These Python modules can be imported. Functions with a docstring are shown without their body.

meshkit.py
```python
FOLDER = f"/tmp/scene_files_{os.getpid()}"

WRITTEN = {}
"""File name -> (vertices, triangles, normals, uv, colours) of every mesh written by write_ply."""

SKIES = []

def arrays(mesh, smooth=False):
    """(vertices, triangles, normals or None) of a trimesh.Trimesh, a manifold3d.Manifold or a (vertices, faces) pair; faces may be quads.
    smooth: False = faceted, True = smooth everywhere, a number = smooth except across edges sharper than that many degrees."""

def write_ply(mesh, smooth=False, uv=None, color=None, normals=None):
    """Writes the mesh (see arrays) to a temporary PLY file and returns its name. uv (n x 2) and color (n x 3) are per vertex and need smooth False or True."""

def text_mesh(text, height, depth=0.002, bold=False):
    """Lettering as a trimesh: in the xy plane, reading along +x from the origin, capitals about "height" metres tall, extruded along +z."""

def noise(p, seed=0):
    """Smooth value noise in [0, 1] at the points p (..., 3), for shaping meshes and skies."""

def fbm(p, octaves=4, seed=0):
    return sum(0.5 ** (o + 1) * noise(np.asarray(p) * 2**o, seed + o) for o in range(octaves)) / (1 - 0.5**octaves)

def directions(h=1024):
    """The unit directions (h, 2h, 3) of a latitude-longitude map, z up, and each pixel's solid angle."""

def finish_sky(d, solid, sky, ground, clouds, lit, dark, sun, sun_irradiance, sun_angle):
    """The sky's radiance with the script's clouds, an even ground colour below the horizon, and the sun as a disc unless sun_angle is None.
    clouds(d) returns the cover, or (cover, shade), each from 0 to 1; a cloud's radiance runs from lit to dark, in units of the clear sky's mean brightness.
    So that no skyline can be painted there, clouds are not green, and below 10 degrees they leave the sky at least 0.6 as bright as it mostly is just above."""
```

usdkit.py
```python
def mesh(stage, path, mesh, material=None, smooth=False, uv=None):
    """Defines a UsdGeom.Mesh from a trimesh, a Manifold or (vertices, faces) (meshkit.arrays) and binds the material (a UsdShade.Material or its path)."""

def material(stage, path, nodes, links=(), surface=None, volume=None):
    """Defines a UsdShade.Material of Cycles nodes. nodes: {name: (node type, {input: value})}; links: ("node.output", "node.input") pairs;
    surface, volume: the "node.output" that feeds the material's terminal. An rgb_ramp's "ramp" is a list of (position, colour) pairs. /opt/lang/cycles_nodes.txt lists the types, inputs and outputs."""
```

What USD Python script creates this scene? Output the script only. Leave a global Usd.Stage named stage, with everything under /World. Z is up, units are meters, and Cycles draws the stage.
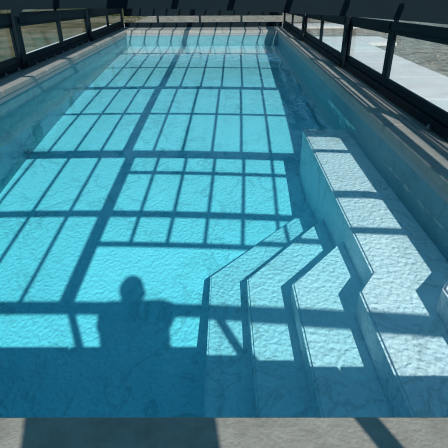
import math, random
import numpy as np, trimesh, manifold3d as m3, shapely.geometry as sg, shapely.affinity as sa
import usdkit, meshkit
from pxr import Usd, UsdGeom, UsdLux, UsdShade, Gf, Sdf, Vt

random.seed(7); rng = np.random.default_rng(7)
stage = Usd.Stage.CreateInMemory()
UsdGeom.SetStageUpAxis(stage, 'Z'); UsdGeom.SetStageMetersPerUnit(stage, 1.0)
stage.SetDefaultPrim(UsdGeom.Xform.Define(stage, '/World').GetPrim())

# ------------------------------------------------------------------ camera
CAM = np.array([0.461, 0.0, 0.822]); PITCH, YAW, ROLL, FPX = 0.5008, 0.0044, -0.0044, 440.0
EXPOSURE = 0.0
fwd = np.array([-math.sin(YAW)*math.cos(PITCH), math.cos(YAW)*math.cos(PITCH), -math.sin(PITCH)])
rt = np.array([math.cos(YAW), math.sin(YAW), 0.0]); up = np.cross(rt, fwd)
rt, up = rt*math.cos(ROLL)+up*math.sin(ROLL), up*math.cos(ROLL)-rt*math.sin(ROLL)
cam = UsdGeom.Camera.Define(stage, '/World/camera')
M = np.eye(4); M[0, :3], M[1, :3], M[2, :3], M[3, :3] = rt, up, -fwd, CAM
cam.AddTransformOp().Set(Gf.Matrix4d(*M.ravel().tolist()))
cam.CreateHorizontalApertureAttr(36.0); cam.CreateFocalLengthAttr(36.0*FPX/448)
cam.CreateClippingRangeAttr(Gf.Vec2f(0.005, 1000)); cam.CreateExposureAttr(EXPOSURE)

# ------------------------------------------------------------------ sun and sky
SUN = np.array([-0.178, 0.754, -0.613]); SUN /= np.linalg.norm(SUN)      # the way the sunlight travels
SUN_STRENGTH, SKY_STRENGTH = 1.04, 0.132
sun = UsdLux.DistantLight.Define(stage, '/World/sun')
sun.CreateIntensityAttr(SUN_STRENGTH); sun.CreateAngleAttr(0.53); sun.CreateNormalizeAttr(True); sun.CreateColorAttr(Gf.Vec3f(1.0, 0.955, 0.88))
zz = -SUN; xx = np.cross([0, 0, 1], zz); xx /= np.linalg.norm(xx); yy = np.cross(zz, xx)
S = np.eye(4); S[0, :3], S[1, :3], S[2, :3] = xx, yy, zz
sun.AddTransformOp().Set(Gf.Matrix4d(*S.ravel().tolist()))
LOOKS = '/World/Looks'
UsdGeom.Scope.Define(stage, LOOKS)
dome = UsdLux.DomeLight.Define(stage, '/World/sky')
dome.CreateIntensityAttr(SKY_STRENGTH); dome.CreateColorAttr(Gf.Vec3f(0.20, 0.62, 1.0))

# ------------------------------------------------------------------ helpers
_used = {}
def numbered(parent, name):
    k = (parent, name); n = _used.get(k, 0); _used[k] = n+1
    return f'{parent}/{name}' if n == 0 else f'{parent}/{name}_{n:03d}'
def data(p, label=None, cat=None, group=None, kind=None):
    for k, v in (('label', label), ('category', cat), ('group', group), ('kind', kind)):
        if v: p.SetCustomDataByKey(k, v)
    return p
def pth(x): return x if isinstance(x, str) else str(x.GetPath())
def thing(name, label, cat, loc=(0, 0, 0), group=None, kind=None):
    x = UsdGeom.Xform.Define(stage, numbered('/World', name)); x.AddTranslateOp().Set(Gf.Vec3d(*map(float, loc)))
    return data(x.GetPrim(), label, cat, group, kind)
def obj(name, mesh, mat, parent='/World', smooth=False, label=None, kind=None, cat=None):
    p = usdkit.mesh(stage, numbered(pth(parent), name), mesh, mat, smooth=smooth).GetPrim()
    return data(p, label, cat, None, kind)
def box(x0, x1, y0, y1, z0, z1, ch=0.0):
    x0, x1 = min(x0, x1), max(x0, x1)
    if ch <= 0:
        b = trimesh.creation.box([x1-x0, y1-y0, z1-z0]); b.apply_translation([(x0+x1)/2, (y0+y1)/2, (z0+z1)/2]); return b
    P = []
    for sx in (0, 1):
        for sy in (0, 1):
            for sz in (0, 1):
                for k in range(3):
                    o = [ch, ch, ch]; o[k] = 0
                    P.append([(x0+o[0], x1-o[0])[sx], (y0+o[1], y1-o[1])[sy], (z0+o[2], z1-o[2])[sz]])
    return trimesh.convex.convex_hull(np.array(P))
def cat(*ms): return trimesh.util.concatenate(list(ms))
def prism_xz(poly, y0, y1):
    """polygon in (x, z) extruded along y"""
    m = trimesh.creation.extrude_polygon(poly, y1-y0, engine='earcut')
    v = m.vertices.copy(); m.vertices = np.stack([v[:, 0], y1-v[:, 2], v[:, 1]], 1)
    return m
def prism_yz(poly, x0, x1):
    m = trimesh.creation.extrude_polygon(poly, x1-x0, engine='earcut')
    v = m.vertices.copy(); m.vertices = np.stack([x0+v[:, 2], v[:, 0], v[:, 1]], 1)
    return m
def prism_z(pts, z0, z1):
    m = trimesh.creation.extrude_polygon(sg.Polygon(pts), z1-z0, engine='earcut'); m.apply_translation([0, 0, z0]); return m
def man(m): return m3.Manifold(m3.Mesh(np.asarray(m.vertices, np.float32), np.asarray(m.faces, np.uint32)))
def tri(m):
    q = m.to_mesh(); return trimesh.Trimesh(q.vert_properties[:, :3], q.tri_verts, process=False)
def rod(a, b, r, n=10):
    return trimesh.creation.cylinder(radius=r, segment=[np.asarray(a, float), np.asarray(b, float)], sections=n)

# ------------------------------------------------------------------ materials
MAT = {}
def mat(name, nodes, links=(), surface='p.BSDF', volume=None):
    MAT[name] = usdkit.material(stage, f'{LOOKS}/{name}', nodes, links, surface=surface, volume=volume); return MAT[name]
def speckled(name, c0, c1, scale, rough=0.8, bump=0.3, bscale=60, dist=0.004, spec=0.3, detail=6):
    mat(name, {'g': ('geometry', {}), 'n': ('noise_texture', {'scale': scale, 'detail': detail, 'roughness': 0.65}),
               'r': ('rgb_ramp', {'ramp': [(0.3, c0), (0.7, c1)]}),
               'b': ('noise_texture', {'scale': bscale, 'detail': 4}), 'u': ('bump', {'strength': bump, 'distance': dist}),
               'p': ('principled_bsdf', {'roughness': rough, 'specular_ior_level': spec})},
        [('g.position', 'n.vector'), ('n.fac', 'r.fac'), ('r.color', 'p.base_color'), ('g.position', 'b.vector'), ('b.fac', 'u.height'), ('u.normal', 'p.normal')])
def plain(name, c, rough=0.5, metal=0.0, spec=0.5):
    mat(name, {'p': ('principled_bsdf', {'base_color': c, 'roughness': rough, 'metallic': metal, 'specular_ior_level': spec})})

def liner(name, c0, c1, bump, vein=0.55):
    # marbled pool membrane with an embossed ripple grain
    mat(name, {'g': ('geometry', {}), 'n': ('noise_texture', {'scale': 2.2, 'detail': 8, 'roughness': 0.62, 'distortion': 1.2}),
               'v': ('math', {'math_type': 'subtract', 'value2': 0.5}), 'a': ('math', {'math_type': 'absolute'}),
               'vr': ('rgb_ramp', {'ramp': [(0.0, (vein,)*3), (0.012, (0.85,)*3), (0.03, (1, 1, 1))]}),
               'k': ('noise_texture', {'scale': 1.3, 'detail': 3}), 'kr': ('rgb_ramp', {'ramp': [(0.46, (1, 1, 1)), (0.6, (0, 0, 0))]}),
               'kv': ('mix', {'mix_type': 'mix', 'color1': (1, 1, 1)}),
               'n2': ('noise_texture', {'scale': 6.0, 'detail': 5}), 'r': ('rgb_ramp', {'ramp': [(0.3, c0), (0.7, c1)]}),
               'm': ('mix', {'mix_type': 'multiply', 'fac': 1.0}),
               'mp': ('mapping', {'scale': (1.0, 0.8, 1.0), 'rotation': (0, 0, 0.25)}),
               'w': ('noise_texture', {'scale': 46.0, 'detail': 0.8, 'roughness': 0.4, 'distortion': 0.35}),
               'u': ('bump', {'strength': 1.0, 'distance': bump}),
               'p': ('principled_bsdf', {'roughness': 0.6, 'specular_ior_level': 0.2})},
        [('g.position', 'n.vector'), ('n.fac', 'v.value1'), ('v.value', 'a.value1'), ('a.value', 'vr.fac'), ('g.position', 'k.vector'), ('k.fac', 'kr.fac'),
         ('kr.color', 'kv.fac'), ('vr.color', 'kv.color2'), ('g.position', 'n2.vector'), ('n2.fac', 'r.fac'), ('r.color', 'm.color1'), ('kv.color', 'm.color2'), ('m.color', 'p.base_color'),
         ('g.position', 'mp.vector'), ('mp.vector', 'w.vector'), ('w.fac', 'u.height'), ('u.normal', 'p.normal')])
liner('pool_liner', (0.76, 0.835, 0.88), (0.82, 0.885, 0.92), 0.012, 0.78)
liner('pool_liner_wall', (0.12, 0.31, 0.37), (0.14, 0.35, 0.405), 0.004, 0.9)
mat('pool_water_look', {'lw': ('layer_weight', {'blend': 0.5}), 'pw': ('math', {'math_type': 'power', 'value2': 5.0}), 'f': ('math', {'math_type': 'multiply_add', 'value2': 0.98, 'value3': 0.02}), 'g': ('geometry', {}), 'mp': ('mapping', {'scale': (1.0, 0.7, 1.0)}),
     'n': ('noise_texture', {'scale': 5.0, 'detail': 3, 'roughness': 0.55, 'distortion': 0.8}), 'u': ('bump', {'strength': 1.0, 'distance': 0.006}),
     't': ('transparent_bsdf', {'color': (1, 1, 1)}), 'gl': ('glossy_bsdf', {'color': (1, 1, 1), 'roughness': 0.02}), 'x': ('mix_closure', {}),
     'v': ('absorption_volume', {'color': (0.09, 0.895, 0.962), 'density': 0.85})},
    [('g.position', 'mp.vector'), ('mp.vector', 'n.vector'), ('n.fac', 'u.height'), ('u.normal', 'gl.normal'), ('lw.facing', 'pw.value1'), ('pw.value', 'f.value1'), ('f.value', 'x.fac'), ('t.BSDF', 'x.closure1'), ('gl.BSDF', 'x.closure2')],
    surface='x.closure', volume='v.volume')
speckled('coping_stone', (0.24, 0.238, 0.208), (0.37, 0.365, 0.325), 14, 0.85, 0.5, 90, 0.006)
speckled('coping_stone_light', (0.30, 0.295, 0.275), (0.40, 0.395, 0.37), 11, 0.85, 0.5, 80, 0.006)
speckled('terrace_stone', (0.64, 0.65, 0.62), (0.80, 0.81, 0.78), 3.0, 0.85, 0.2)
speckled('terrace_white', (0.70, 0.70, 0.68), (0.80, 0.80, 0.78), 3.0, 0.85, 0.2)
speckled('terrace_stone_warm', (0.66, 0.63, 0.60), (0.80, 0.77, 0.73), 3.0, 0.85, 0.2)
speckled('lawn_soil', (0.02, 0.05, 0.012), (0.24, 0.18, 0.11), 1.6, 0.95, 0.8, 25, 0.03, 0.1)
speckled('rubble_ground', (0.10, 0.088, 0.066), (0.46, 0.42, 0.35), 7.0, 0.95, 0.8, 18, 0.04, 0.1)
speckled('stone_grey', (0.22, 0.195, 0.16), (0.40, 0.36, 0.31), 9, 0.9, 0.4, 40, 0.01, 0.1)
speckled('grass_blade', (0.04, 0.09, 0.025), (0.13, 0.15, 0.055), 5, 0.8, 0.0)
plain('anthracite', (0.004, 0.014, 0.021), 0.65, 0.0, 0.15)
plain('black_rubber', (0.008, 0.009, 0.010), 0.6)
plain('aluminium', (0.34, 0.34, 0.34), 0.6, 0.0)
plain('grey_plastic', (0.20, 0.21, 0.22), 0.55)
plain('liner_bead', (0.26, 0.31, 0.33), 0.6)
mat('clear_panel', {'lw': ('layer_weight', {'blend': 0.5}), 'pw': ('math', {'math_type': 'power', 'value2': 5.0}), 'f': ('math', {'math_type': 'multiply_add', 'value2': 0.5, 'value3': 0.03}), 't': ('transparent_bsdf', {'color': (0.975, 0.985, 0.985)}), 'g': ('glossy_bsdf', {'color': (1, 1, 1), 'roughness': 0.03}), 'x': ('mix_closure', {})},
    [('lw.facing', 'pw.value1'), ('pw.value', 'f.value1'), ('f.value', 'x.fac'), ('t.BSDF', 'x.closure1'), ('g.BSDF', 'x.closure2')], surface='x.closure')

# ------------------------------------------------------------------ pool: measures in metres, coping top at z = 0
XL, XR, Y0, Y1, ZW = -1.5, 1.5, 0.64, 9.5, -0.22
FLOOR_Y = np.array([0.5, 1.0, 1.5, 2.0, 2.5, 3.0, 3.5, 4.0, 4.5, 5.0, 6.0, 7.0, 8.0, 9.0, 9.7])
FLOOR_Z = -np.array([1.14, 1.12, 1.085, 1.02, 0.945, 0.865, 0.79, 0.725, 0.665, 0.612, 0.525, 0.458, 0.39, 0.325, 0.285])
def floor_z(y): return np.interp(y, FLOOR_Y, FLOOR_Z)
ys = np.linspace(Y0-0.03, Y1+0.03, 90)
top = [(y, float(floor_z(y))) for y in ys]
obj('floor', prism_yz(sg.Polygon(top+[(ys[-1], -1.5), (ys[0], -1.5)]), XL-0.015, XR+0.015), MAT['pool_liner'], smooth=25, label='pale marbled pool floor sloping up to the far end', kind='structure')
WT = 0.20
wl = 'pale blue-grey liner wall of the pool'
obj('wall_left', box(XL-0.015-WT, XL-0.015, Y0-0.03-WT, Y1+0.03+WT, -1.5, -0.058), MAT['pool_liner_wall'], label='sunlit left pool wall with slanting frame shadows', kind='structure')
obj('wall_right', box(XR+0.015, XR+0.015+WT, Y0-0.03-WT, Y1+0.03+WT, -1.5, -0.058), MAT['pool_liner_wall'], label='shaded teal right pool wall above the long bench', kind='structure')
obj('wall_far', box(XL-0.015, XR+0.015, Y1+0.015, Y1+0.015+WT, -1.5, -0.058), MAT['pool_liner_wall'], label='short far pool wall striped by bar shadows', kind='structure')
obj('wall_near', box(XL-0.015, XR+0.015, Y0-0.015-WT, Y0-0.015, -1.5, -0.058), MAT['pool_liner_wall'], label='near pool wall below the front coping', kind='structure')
# liner bead under the coping
for nm, b in (('trim_left', box(XL-0.015, XL-0.007, Y0, Y1, -0.095, -0.055)), ('trim_right', box(XR+0.007, XR+0.015, Y0, Y1, -0.095, -0.055)),
              ('trim_far', box(XL, XR, Y1+0.007, Y1+0.015, -0.095, -0.055)), ('trim_near', box(XL, XR, Y0-0.015, Y0-0.007, -0.095, -0.055))):
    obj(nm, b, MAT['liner_bead'], label='grey liner bead under the %s coping' % nm[5:], kind='structure')

# bench along the right wall, steps with a slanted end beside it, small corner step
def bench_mesh():
    """bench with a slanted notch in its front, its top rising a little to the far end"""
    P = [(1.041, Y0-0.0145), (1.5145, Y0-0.0145), (1.5145, 3.80), (1.143, 3.80), (1.143, 1.69), (1.045, 1.545)]
    T = [(x+(0.010 if x < 1.5 else 0), y-(0.010 if y > 3 else 0)) for x, y in P]
    m = cat(prism_z(P, -1.2, -0.370), prism_z(T, -0.371, -0.36))
    v = m.vertices.copy(); up_ = v[:, 2] > -1.0
    v[up_, 2] += 0.05*np.clip((v[up_, 1]-1.7)/2.1, 0, 1); m.vertices = v
    return m
b = thing('pool_bench', 'long pale underwater bench along the right pool wall', 'bench')
obj('seat', bench_mesh(), MAT['pool_liner'], b)
st = thing('pool_steps', 'three underwater entry steps with slanted far ends beside the bench', 'pool steps')
def step_poly(xa, yc, xe, ye): return [(xa, Y0-0.0145), (1.040, Y0-0.0145), (1.044, 1.546), (1.142, 1.691), (1.142, ye), (xa, yc)]
for (xa, yc, xe, ye, zt) in ((0.795, 1.80, 1.142, 2.215, -0.505), (0.580, 2.02, 1.142, 2.74, -0.634), (0.366, 2.23, 1.142, 3.175, -0.763)):
    P = step_poly(xa, yc, xe, ye)
    m = cat(prism_z(P, zt-0.10, zt-0.010), prism_z([(x+(0.010 if x < 1.0 else 0), y-(0.007 if y > 1.5 else 0)) for x, y in P], zt-0.012, zt), prism_z([(x+0.003 if x < 1 else x, y) for x, y in P], -1.3, zt-0.099))
    obj('step', m, MAT['pool_liner'], st)
cs = thing('corner_step', 'small top step in the near right pool corner', 'pool step')
P = [(1.317, Y0-0.0145), (1.5145, Y0-0.0145), (1.5145, 1.635), (1.317, 1.406)]
obj('tread', cat(prism_z(P, -0.3545, -0.245), prism_z([(x+(0.01 if x < 1.4 else 0), y-(0.007 if y > 1 else 0)) for x, y in P], -0.247, -0.235)), MAT['pool_liner'], cs)

# water body
nx, ny = 2, 2
wm = box(XL-0.0145, XR+0.0145, Y0-0.0145, Y1+0.0145, -1.48, ZW)
obj('water', wm, MAT['pool_water_look'], label='clear turquoise pool water', kind='structure')

# ------------------------------------------------------------------ coping slabs and surrounds
cp = thing('pool_coping', 'grey-beige stone coping slabs around the pool', 'coping', kind='structure')
OUT = 0.50
def slab(x0, x1, y0, y1, dz=0.0, look='coping_stone_light'):
    g = 0.0025
    obj('slab', box(x0+g, x1-g, y0+g, y1-g, -0.055+dz, 0.0+dz, 0.006), MAT[look], cp)
y = Y0-0.0
L = (Y1-Y0)/8
for k in range(8):
    for s in (-1, 1):
        xa, xb = (XL-OUT, XL) if s < 0 else (XR, XR+OUT)
        slab(xa, xb, Y0+k*L, Y0+(k+1)*L, random.uniform(-.0006, .0006))
xs_ = [-2.0, -1.35, -0.15, 1.05, 2.0]
for a, b_ in zip(xs_[:-1], xs_[1:]):
    slab(a, b_, Y0-0.55, Y0, 0.0, 'coping_stone')
    slab(a, b_, Y0-1.60, Y0-0.55, 0.0, 'coping_stone')
xs_ = [-2.0, -1.2, -0.4, 0.4, 1.2, 2.0]
for a, b_ in zip(xs_[:-1], xs_[1:]): slab(a, b_, Y1, Y1+0.80)
# terrace at the right, paved strip at the left and far side
te = thing('terrace_paving', 'pale concrete paving slabs outside the right windows', 'paving', kind='structure')
def pave(parent, x0, x1, y0, y1, z=-0.05, names=('terrace_stone', 'terrace_stone', 'terrace_stone_warm')):
    obj('slab', box(x0+.004, x1-.004, y0+.004, y1-.004, z-0.05, z+random.uniform(-.001, .001), 0.005), MAT[random.choice(names)], parent)
for j in range(10):
    ya = -1.2+j*1.0
    xsr = [2.0, 2.8] if ya < 7.7 else [2.0, 2.8, 3.3]
    for a, b_ in zip(xsr[:-1], xsr[1:]): pave(te, a, b_, ya, ya+1.0)
pl = thing('side_paving', 'narrow pale paving strip between left frame and lawn', 'paving', kind='structure')
for j in range(13): pave(pl, -2.42, -2.0, -2.0+j*1.0, -1.0+j*1.0, names=('terrace_white',))
pf = thing('end_paving', 'pale paving strip behind the far end wall', 'paving', kind='structure')
for j in range(7): pave(pf, -2.42+j*1.0, -1.42+j*1.0, Y1+0.80+.7, Y1+1.6+.7)
obj('ground_left', prism_z([(-60, -30), (-2.0, -30), (-2.0, 80), (-60, 80)], -0.9, -0.095), MAT['lawn_soil'], label='patchy green and brown lawn outside the left windows', kind='structure')
obj('ground_right', prism_z([(-2.0, Y1+0.79), (2.0, Y1+0.79), (2.0, -30), (60, -30), (60, 80), (-2.0, 80)], -0.9, -0.095), MAT['rubble_ground'], label='rubbly brown earth beyond the terrace', kind='structure')
obj('ground_near', prism_z([(-2.0, -30), (2.0, -30), (2.0, Y0-1.6), (-2.0, Y0-1.6)], -0.9, -0.06), MAT['terrace_stone'], label='paved ground behind the photographer', kind='structure')
def instancer(name, protos, pts, scales, rots, label):
    pi = UsdGeom.PointInstancer.Define(stage, numbered('/World', name)); base = str(pi.GetPath())
    rel = []
    for i, (m, mt) in enumerate(protos):
        q = usdkit.mesh(stage, f'{base}/piece_{i+1:03d}' if i else f'{base}/piece', m, mt); rel.append(q.GetPath())
    pi.CreatePrototypesRel().SetTargets(rel)
    n = len(pts)
    pi.CreateProtoIndicesAttr(Vt.IntArray([int(k) for k in rng.integers(0, len(protos), n)]))
    pi.CreatePositionsAttr(Vt.Vec3fArray.FromNumpy(np.asarray(pts, np.float32)))
    pi.CreateScalesAttr(Vt.Vec3fArray.FromNumpy(np.asarray(scales, np.float32)))
    pi.CreateOrientationsAttr(Vt.QuathArray([Gf.Quath(math.cos(a/2), 0, 0, math.sin(a/2)) for a in rots]))
    data(pi.GetPrim(), label, name.replace('_', ' '), None, 'stuff')
def stone(seed):
    m = trimesh.creation.icosphere(1, 0.5); v = m.vertices
    m.vertices = v*(0.75+0.5*meshkit.noise(v*2.3+seed*9, seed)[:, None])*np.array([1, 0.8, 0.6]); return m
n = 1500
pts = np.stack([rng.uniform(2.9, 9, n), rng.uniform(3, 16, n), np.full(n, -0.092)], 1)
keep = [(p[0] > 2.9 and p[1] < 6.7) or p[0] > 3.4 or p[1] > 9.0 for p in pts]
pts = pts[keep]; far = np.stack([rng.uniform(-2.3, 5, 900), rng.uniform(11.7, 22, 900), np.full(900, -0.09)], 1); pts = np.vstack([pts, far])
sc = rng.uniform(0.015, 0.07, len(pts))[:, None]*np.array([1, 1, .8])
instancer('rubble', [(stone(k), MAT['stone_grey']) for k in range(3)], pts, sc, rng.uniform(0, 6.28, len(pts)), 'scattered grey stones on the earth beyond the paving')
def tuft(seed):
    r = np.random.default_rng(seed); V, F = [], []
    for k in range(14):
        a, t, h, w = r.uniform(0, 6.28), r.uniform(0.1, 0.7), r.uniform(0.5, 1.0), 0.035
        d = np.array([math.cos(a), math.sin(a), 0]); s = np.array([-d[1], d[0], 0])*w; o = d*r.uniform(0, .15); i = len(V)
        V += [o-s, o+s, o+d*t*.4*h+s*.7+[0, 0, h*.6], o+d*t*.4*h-s*.7+[0, 0, h*.6], o+d*t*h+[0, 0, h*.95]]
        F += [(i, i+1, i+2), (i, i+2, i+3), (i+3, i+2, i+4)]
    return trimesh.Trimesh(np.array(V), np.array(F), process=False)
n = 5200
pts = np.stack([-2.45-np.abs(rng.normal(0, 3.2, n)), rng.uniform(3.5, 22, n), np.full(n, -0.096)], 1)
keep = meshkit.fbm(pts*0.6, 3, 5) > 0.47
pts = pts[keep]; h = rng.uniform(0.04, 0.12, len(pts))
instancer('lawn_grass', [(tuft(k), MAT['grass_blade']) for k in range(3)], pts, np.stack([h*1.3, h*1.3, h], 1), rng.uniform(0, 6.28, len(pts)), 'short uneven grass tufts on the lawn at the left')

# ------------------------------------------------------------------ sliding enclosure
TY, SLOPE = 1.0, 0.025
def profile(xw, zc, d=0.0):
    """cross-section of the enclosure in (x, z), from the left foot over the roof to the right foot; d: inset"""
    zr = lambda x: zc-SLOPE*(x+0.2)**2
    R = 0.17; pts = [(-xw, 0.0)]
    xk = -xw+R; zk = zr(xk); pts.append((-xw, zk-R))
    for a in np.linspace(0, 90, 8)[1:]: pts.append((xk-R*math.cos(math.radians(a)), zk-R+R*math.sin(math.radians(a))))
    for x in np.linspace(-xw+R, xw-R, 22)[1:]: pts.append((x, zr(x)))
    xk = xw-R; zk = zr(xk)
    for a in np.linspace(90, 0, 8)[1:]: pts.append((xk+R*math.cos(math.radians(a)), zk-R+R*math.sin(math.radians(a))))
    pts.append((xw, 0.0))
    return pts
def band(xw, zc, outer, inner, zmin=0.0):
    ls = sg.LineString(profile(xw, zc))
    a = ls.buffer(outer, cap_style=2, join_style=1) if outer > 0 else None
    full = sg.Polygon(profile(xw, zc))
    o = full.buffer(outer, join_style=1); i = full.buffer(-inner, join_style=1)
    zk = zc-SLOPE*(xw+0.03)**2-0.13
    leg = full.buffer(min(outer, .012), join_style=1).difference(full.buffer(-.028, join_style=1)).intersection(sg.box(-5, -1, 5, zk))
    r = o.difference(i).intersection(sg.box(-5, zk-.001, 5, 5)).union(leg).difference(sg.box(-xw+.028, -1, xw-.028, 0.25)).intersection(sg.box(-5, zmin, 5, 5))
    return r
def rib(xw, zc, outer, inner, y0, y1):
    p = band(xw, zc, outer, inner, 0.012)
    g = list(getattr(p, 'geoms', [p]))
    return cat(*[prism_xz(q.simplify(0.0008), y0, y1) for q in g])
def zroof(x, zc): return zc-SLOPE*(x+0.2)**2
def panel(x0, x1, y0, y1, zc, t=0.006):
    """roof pane following the arch between two bars"""
    n = max(2, int(abs(x1-x0)/0.12)+1); xs = np.linspace(x0, x1, n)
    P = [(x, zroof(x, zc)-0.012) for x in xs]+[(x, zroof(x, zc)-0.012-t) for x in xs[::-1]]
    return prism_xz(sg.Polygon(P), y0, y1)
def rect_ring(y0, y1, z0, z1, w, r):
    o = sg.box(y0+r, z0+r, y1-r, z1-r).buffer(r, quad_segs=5)
    ri = max(r-w, 0.004)
    i = sg.box(y0+w+ri, z0+w+ri, y1-w-ri, z1-w-ri).buffer(ri, quad_segs=4)
    return o.difference(i)
def side_wall(seg, s, xw, ya, yb, zhead, ztop, nwin=2, zbot=0.145):
    """low glazed side wall: base rail, header rail, posts, framed window panes, rollers"""
    x = s*xw; D = MAT['anthracite']; ym = (ya+yb)/2; hh = .125 if s < 0 else .080
    def obj(name, mesh, mat, parent):               # the sections taper a little towards the far end
        v = mesh.vertices.copy(); v[:, 2] -= np.clip((v[:, 2]-.15)/.2, 0, 1)*.033*(v[:, 1]-ym); mesh.vertices = v
        return globals()['obj'](name, mesh, mat, parent)
    obj('base_rail', cat(box(x-.035, x+.035, ya, yb, 0.014, 0.075, .006), box(x-.014, x+.014, ya, yb, 0.074, zbot-.03, .004)), D, seg)
    obj('header_rail', box(x-.010, x+.010, ya, yb, zhead+.016, zhead+hh, .003), D, seg)
    ed = 0.055; w = (yb-ya-2*ed-(nwin-1)*0.05)/nwin
    for k in range(nwin+1):
        if 0 < k < nwin:
            yc = ya+ed+k*w+(k-.5)*0.05; obj('post', box(x-.013, x+.013, yc-.025, yc+.025, zbot-.031, zhead+.017, .003), D, seg)
    obj('corner_post', box(x-.016, x+.016, ya, ya+ed, zbot-.031, zhead+.017, .004), D, seg)
    obj('corner_post', box(x-.016, x+.016, yb-ed, yb, zbot-.031, zhead+.017, .004), D, seg)
    for k in range(nwin):
        a = ya+ed+k*(w+.05); 
        fr = obj('window_frame', prism_yz(rect_ring(a+.001, a+w-.001, zbot-.030, zhead+.016, .026, .012), x-.011, x+.011), D, seg)
        obj('window_pane', box(x-.003, x+.003, a+.026, a+w-.026, zbot-.004, zhead+.002), MAT['clear_panel'], fr)
    for k in range(nwin):   # raised cap with rounded ends over each window
        a = ya+ed+k*(w+.05)
        obj('header_cap', prism_yz(sg.box(a+.03, zhead+.038, a+w-.03, zhead+hh-.022).buffer(.018, quad_segs=5), x-s*.014-.005, x-s*.014+.005), D, seg)
    # upright pane between header and roof bend
    obj('upper_pane', box(x-.004, x+.004, ya+.03, yb-.03, zhead+hh+.001, max(ztop, zhead+hh+.02)), MAT['clear_panel'], seg)
    for yr in np.arange(ya+.25, yb-.1, 0.31 if s < 0 else 9):
        obj('roller_bracket', trimesh.convex.convex_hull(np.array([(x-s*.036, yr-.022, .0145), (x-s*.036, yr+.022, .0145), (x-s*.056, yr-.022, .0145), (x-s*.056, yr+.022, .0145), (x-s*.036, yr, .045), (x-s*.042, yr, .045)])), MAT['grey_plastic'], seg)

SEGS = [  # y range, roof height, half width, window head, purlins right of / left of the ridge bar, mid ribs
    dict(y=(-0.19, 2.40), zc=0.965, xw=1.84, head=0.56, thick=-0.010, pur=(0.275, 0.550, 0.830, 1.110, 1.380, -0.310, -0.620, -0.955, -1.285, -1.615), mid=1.03),
    dict(y=(2.42, 5.00), zc=0.80, xw=1.79, head=0.475, thick=-0.122, pur=(0.148, 0.443, 0.743, 1.038, 1.328, -0.392, -0.662, -0.932, -1.222, -1.532), mid=3.71),
    dict(y=(5.00, 7.58), zc=0.74, xw=1.75, head=0.395, thick=-0.113, pur=(0.157, 0.452, 0.752, 1.047, 1.337, -0.383, -0.653, -0.923, -1.213, -1.513), mid=6.31),
    dict(y=(7.58, 10.16), zc=0.685, xw=1.71, head=0.325, thick=-0.110, pur=(0.160, 0.455, 0.755, 1.050, 1.340, -0.380, -0.650, -0.920, -1.210, -1.500), mid=8.88)]
NAMES = ['tallest sliding enclosure section with open front doorway over the near steps', 'second sliding enclosure section, its dark front arch crossing the picture top',
         'third sliding enclosure section, between the arch-fronted one and the end section', 'lowest sliding enclosure section, closed by a far end wall']
A = MAT['anthracite']
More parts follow.
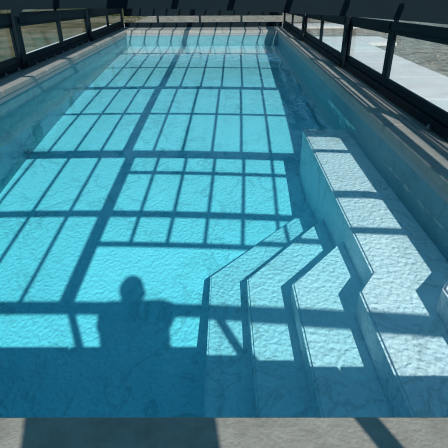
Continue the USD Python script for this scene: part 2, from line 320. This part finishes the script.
for i, sd in enumerate(SEGS):
    (ya, yb), zc, xw = sd['y'], sd['zc'], sd['xw']
    seg = thing('enclosure_section', NAMES[i], 'pool enclosure')
    D = {0: (0.0, .065, .055), 1: (0.035, .085, .05), 2: (0.0, .085, .05), 3: (0.0, .05, .04)}[i]
    obj('front_arch', rib(xw, zc, D[0], D[1], ya, ya+D[2]), A, seg)
    mi = {0: (.055, .045), 1: (.035, .03), 2: (.03, .025), 3: (.03, .025)}[i]
    obj('middle_arch', rib(xw, zc, 0, mi[0], sd['mid']-mi[1]/2, sd['mid']+mi[1]/2), A, seg)
    if i == 3: obj('rear_arch', rib(xw, zc, 0, .06, yb-.05, yb), A, seg)
    t = sd['thick']; tw = 0.095
    ye = 2.215 if i == 0 else yb
    obj('ridge_bar', box(t-tw/2, t+tw/2, ya+.02, ye, zroof(t, zc)-.036, zroof(t, zc)-.002, .003), A, seg)
    for x in sorted(sd['pur']):
        y_a = 0.57 if (i == 0 and x > t) else ya+.02
        obj('roof_bar', box(x-.013, x+.013, y_a, ye, zroof(x, zc)-.030, zroof(x, zc)-.002, .003), A, seg)
    if i == 0:
        for yc, x1 in ((0.565, 1.76), (1.80, 1.76)):
            xs = np.linspace(t, x1, 8)
            pl_ = sg.Polygon([(x, zroof(x, zc)-.002) for x in xs]+[(x, zroof(x, zc)-.036) for x in xs[::-1]])
            obj('cross_bar', prism_xz(pl_, yc-.018, yc+.018), A, seg)
        for x in (0.03, 0.89):
            xf = x+.25*.9
            obj('door_post', trimesh.convex.convex_hull(np.array([(q+dx, ya+dy, zq) for q, zq in ((xf, .0005), (x, zroof(x, zc)-.05)) for dx in (-.018, .018) for dy in (.004, .045)])), A, seg)
    allx = sorted(list(sd['pur'])+[t]); ex = xw-.19
    edges = [-ex]+[x for x in allx if -ex < x < ex]+[ex]
    for x0, x1 in zip(edges[:-1], edges[1:]):
        for y0, y1 in ((ya+.02, sd['mid']), (sd['mid'], yb-.01)):
            if i == 0 and x0 >= t-.001 and y0 < 0.5: y0 = 0.57
            obj('roof_pane', panel(x0, x1, y0, y1, zc), MAT['clear_panel'], seg)
    for s in (-1, 1):
        zk = zroof(s*(xw-.17), zc)-.17
        side_wall(seg, s, xw-.012, ya+D[2], yb+(.075 if i < 3 else -.055), sd['head'], max(zk, sd['head']+.13))
        if i == 0: obj('eave_bar', box(s*(xw-.06)-.025, s*(xw-.06)+.025, ya+.06, 2.22, .79, .86, .005), A, seg)
        else:
            xa, xb = (xw-.235, xw-.065) if s > 0 else (-1.57, -1.385); ze = zroof((xa+xb)/2, zc)
            obj('eave_plate', box(xa, xb, ya+.06, yb-.01, ze-.045, ze-.022, .004), A, seg)
            obj('eave_bar', box(s*(xw-.05)-.010, s*(xw-.05)+.010, ya+.06, yb, zk+.09, zk+.115, .003), A, seg)
        # curved pane at the bend and the bar under it
        cpts = [(s*(xw-.17)+s*.16*math.cos(a), zroof(s*(xw-.17), zc)-.17+.16*math.sin(a)) for a in np.linspace(0, math.pi/2, 7)]
        ipts = [(s*(xw-.17)+s*.154*math.cos(a), zroof(s*(xw-.17), zc)-.17+.154*math.sin(a)) for a in np.linspace(0, math.pi/2, 7)]
        obj('bend_pane', prism_xz(sg.Polygon(cpts+ipts[::-1]), ya+.03, yb-.02), MAT['clear_panel'], seg)
    if i == 3:   # glazed end wall
        yw0, yw1 = yb-.035, yb-.012
        inner = sg.Polygon(profile(xw, zc)).buffer(-.055)
        obj('end_base_rail', box(-xw+.05, xw-.05, yw0-.01, yw1+.01, .014, .105, .005), A, seg)
        obj('end_header', prism_xz(inner.intersection(sg.box(-3, .228, 3, .60)), yw0, yw1), A, seg)
        px = [-1.64, -0.95, -0.07, 0.80, 1.64]
        for x in px[1:-1]: obj('end_post', box(x-.022, x+.022, yw0-.004, yw1+.004, .104, .23, .003), A, seg)
        for a, b_ in zip(px[:-1], px[1:]): obj('end_pane', box(a+.02, b_-.02, yw0+.009, yw0+.014, .104, .229), MAT['clear_panel'], seg)
# guide tracks for the sliding sections
for s, side in ((-1, 'left'), (1, 'right')):
    for x, which in ((1.655, 'inner'), (1.700, 'outer')):
        obj('guide_track', cat(box(s*x-.0045, s*x+.0045, -.9, 10.10, 0.0005, .006, .002), box(s*x-.002, s*x+.002, -.9, 10.10, .005, .012)), MAT['aluminium'],
            label=f'{which} aluminium guide track on the {side} coping', cat='guide track')

# ------------------------------------------------------------------ photographer, kneeling before the open end (seen as a shadow)
plain('skin', (0.55, 0.34, 0.25), 0.55); plain('shirt_cloth', (0.10, 0.13, 0.20), 0.85); plain('trouser_cloth', (0.05, 0.055, 0.07), 0.9)
plain('hair_brown', (0.06, 0.04, 0.025), 0.7); plain('shoe_dark', (0.03, 0.03, 0.03), 0.6); plain('phone_black', (0.02, 0.02, 0.022), 0.25); plain('eye_white', (0.8, 0.8, 0.78), 0.3)
def sph(p, r): return m3.Manifold.sphere(r, 20).translate(tuple(map(float, p)))
def bone(a, ra, b, rb): return m3.Manifold.batch_hull([sph(a, ra), sph(b, rb)])
def union(*ms):
    r = ms[0]
    for q in ms[1:]: r = r+q
    return r
def smooth(m, l=0.02, it=8):
    t = tri(m.refine_to_length(l)); t.merge_vertices()
    trimesh.smoothing.filter_taubin(t, iterations=it); return t
PX = -0.205                                            # the figure is laid out around x = 0.69 and stands this far to the left
def J(x, y, z): return np.array([x, y, z], float)
def JP(x, y, z): return np.array([x+PX, y, z], float)
hipL, hipR = JP(.60, -.46, .50), JP(.78, -.47, .50)
kneeL, kneeR = JP(.57, -.42, .06), JP(.82, -.43, .06)
ankL, ankR = JP(.58, -.80, .06), JP(.81, -.81, .06)
pel, chest, neck = JP(.69, -.465, .56), JP(.69, -.42, .98), JP(.69, -.40, 1.13)
shL, shR = JP(.535, -.385, 1.08), JP(.855, -.42, 1.12)
elL, elR = JP(.47, -.24, .83), JP(.925, -.40, 1.10)
PH = J(0.4892, -0.0403, 0.7814)                             # middle of the phone, and which way it faces
fwd, rt, up = J(-0.0039, 0.8772, -0.4801), J(1.0000, 0.0044, 0.0000), J(-0.0021, 0.4801, 0.8772)
wrL, wrR = PH-rt*.075-up*.03-fwd*.035+J(0, -.03, -.05), PH+rt*.075-up*.045-fwd*.045+J(.03, -.03, -.03)
head = JP(.69, -.375, 1.235)
hands = []
def hand(wr, side):
    """palm beside the phone with four bent fingers behind it and a thumb on its face"""
    palm_c = PH+rt*side*.047-up*.035-fwd*.018
    parts = [bone(wr, .024, palm_c-up*.01, .020), m3.Manifold.batch_hull([sph(palm_c+up*.022, .012), sph(palm_c-up*.030, .013), sph(wr*.6+palm_c*.4, .018)])]
    for k, (o, ln) in enumerate(((.026, .85), (.008, 1.0), (-.010, .95), (-.028, .75))):
        a = palm_c+up*o; b1 = a+rt*side*(-.004)+fwd*.026*ln+up*.002; c1 = b1-rt*side*.022*ln+fwd*.004; d1 = c1-rt*side*.017*ln-fwd*.002
        for p, r1, q, r2 in ((a, .0092, b1, .0088), (b1, .0088, c1, .0080), (c1, .0080, d1, .0070)): parts.append(bone(p, r1, q, r2))
    a = palm_c-up*.022; b1 = a-fwd*.010+up*.02-rt*side*.008; c1 = b1-rt*side*.016+up*.022+fwd*.003; d1 = c1-rt*side*.010+up*.012
    for p, r1, q, r2 in ((a, .012, b1, .011), (b1, .011, c1, .0095), (c1, .0095, d1, .008)): parts.append(bone(p, r1, q, r2))
    return union(*parts)
skull = m3.Manifold.batch_hull([sph(head+J(0, -.018, .035), .078), sph(head+J(0, .02, .02), .070), sph(head+J(0, .035, -.055), .042), sph(head+J(.03, .02, -.05), .035), sph(head+J(-.03, .02, -.05), .035)])
nose = bone(head+J(0, .088, .015), .009, head+J(0, .104, -.022), .014)
ears = union(*[bone(head+J(s*.076, -.005, .015), .012, head+J(s*.074, -.002, -.022), .010) for s in (-1, 1)])
mouth = union(bone(head+J(-.020, .078, -.055), .008, head+J(.020, .078, -.055), .008), bone(head+J(-.016, .076, -.066), .008, head+J(.016, .076, -.066), .008))
brow = union(*[bone(head+J(s*.015, .086, .026), .009, head+J(s*.046, .072, .026), .008) for s in (-1, 1)])
body = union(skull, nose, ears, mouth, brow, bone(neck-J(0, 0, .05), .058, head+J(0, -.01, -.05), .052),
    m3.Manifold.batch_hull([sph(pel+J(s*.09, 0, 0), .105) for s in (-1, 1)]+[sph(JP(.69+s*.08, -.445, .74), .10) for s in (-1, 1)]),
    m3.Manifold.batch_hull([sph(JP(.69+s*.08, -.445, .74), .10) for s in (-1, 1)]+[sph(chest+J(s*.095, 0, -.03), .105) for s in (-1, 1)]),
    m3.Manifold.batch_hull([sph(chest+J(s*.095, 0, -.03), .105) for s in (-1, 1)]+[sph(shL, .058), sph(shR, .058), sph(neck, .055)]),
    bone(shL, .060, elL, .046), bone(elL, .046, wrL, .028), bone(shR, .060, elR, .046), bone(elR, .046, wrR, .028),
    bone(hipL, .105, kneeL, .060), bone(hipR, .105, kneeR, .060), bone(kneeL, .060, ankL, .042), bone(kneeR, .060, ankR, .042), hand(wrL, -1), hand(wrR, 1))
per = thing('person', 'person kneeling at the open pool end, holding up a phone with both hands', 'person')
obj('body', smooth(body, .011, 6), MAT['skin'], per, smooth=True)
def off(m, d): return m
shirt = union(m3.Manifold.batch_hull([sph(pel+J(s*.09, 0, .03), .120) for s in (-1, 1)]+[sph(JP(.69+s*.08, -.445, .74), .114) for s in (-1, 1)]),
    m3.Manifold.batch_hull([sph(JP(.69+s*.08, -.445, .74), .114) for s in (-1, 1)]+[sph(chest+J(s*.095, 0, -.03), .118) for s in (-1, 1)]),
    m3.Manifold.batch_hull([sph(chest+J(s*.095, 0, -.03), .118) for s in (-1, 1)]+[sph(shL, .070), sph(shR, .070), sph(neck-J(0, 0, .03), .062)]),
    bone(shL, .072, elL*.75+shL*.25, .062), bone(shR, .072, elR*.75+shR*.25, .062))
obj('shirt', smooth(shirt, .02, 8), MAT['shirt_cloth'], per, smooth=True)
trous = union(m3.Manifold.batch_hull([sph(pel+J(s*.09, 0, -.02), .116) for s in (-1, 1)]), bone(hipL, .116, kneeL, .072), bone(hipR, .116, kneeR, .072), bone(kneeL, .070, ankL+J(0, .05, 0), .054), bone(kneeR, .070, ankR+J(0, .05, 0), .054))
trous = trous.trim_by_plane((0, 0, 1), 0.002)
obj('trousers', smooth(trous, .02, 5), MAT['trouser_cloth'], per, smooth=True)
hair = m3.Manifold.batch_hull([sph(head+J(0, -.024, .045), .084), sph(head+J(0, .012, .052), .072), sph(head+J(0, -.045, -.01), .070)]).trim_by_plane(tuple((J(0, -.55, .83)/np.linalg.norm(J(0, -.55, .83))).tolist()), float(np.dot(head+J(0, .05, .035), J(0, -.55, .83))/np.linalg.norm(J(0, -.55, .83))))
obj('hair', smooth(hair, .012, 5), MAT['hair_brown'], per, smooth=True)
for s in (-1, 1): obj('eye', trimesh.creation.icosphere(2, .012).apply_translation(head+J(s*.031, .077, .010)), MAT['eye_white'], per, smooth=True)
for a in (ankL, ankR):
    sh = m3.Manifold.batch_hull([sph(a+J(0, .0, 0), .050), sph(a+J(0, -.07, .02), .045), sph(a+J(0, -.06, -.015), .040), sph(a+J(0, .0, -.02), .038)])
    obj('shoe', smooth(sh, .02, 4), MAT['shoe_dark'], per, smooth=True)
def phone_box(c, w, h, t, r=.006):
    c8 = [sph(c+rt*sx*(w/2-r)+up*sy*(h/2-r)+fwd*sz*(t/2-min(r, t/2-.0005)), min(r, t/2)) for sx in (-1, 1) for sy in (-1, 1) for sz in (-1, 1)]
    return m3.Manifold.batch_hull(c8)
ph = thing('phone', 'black phone held up by the kneeling person', 'phone')
obj('case', tri(phone_box(PH, .074, .150, .008, .004)), MAT['phone_black'], ph, smooth=40)
obj('camera_bump', tri(phone_box(PH+up*.050-rt*.018+fwd*.0045, .030, .032, .003, .0014)), MAT['phone_black'], ph, smooth=40)
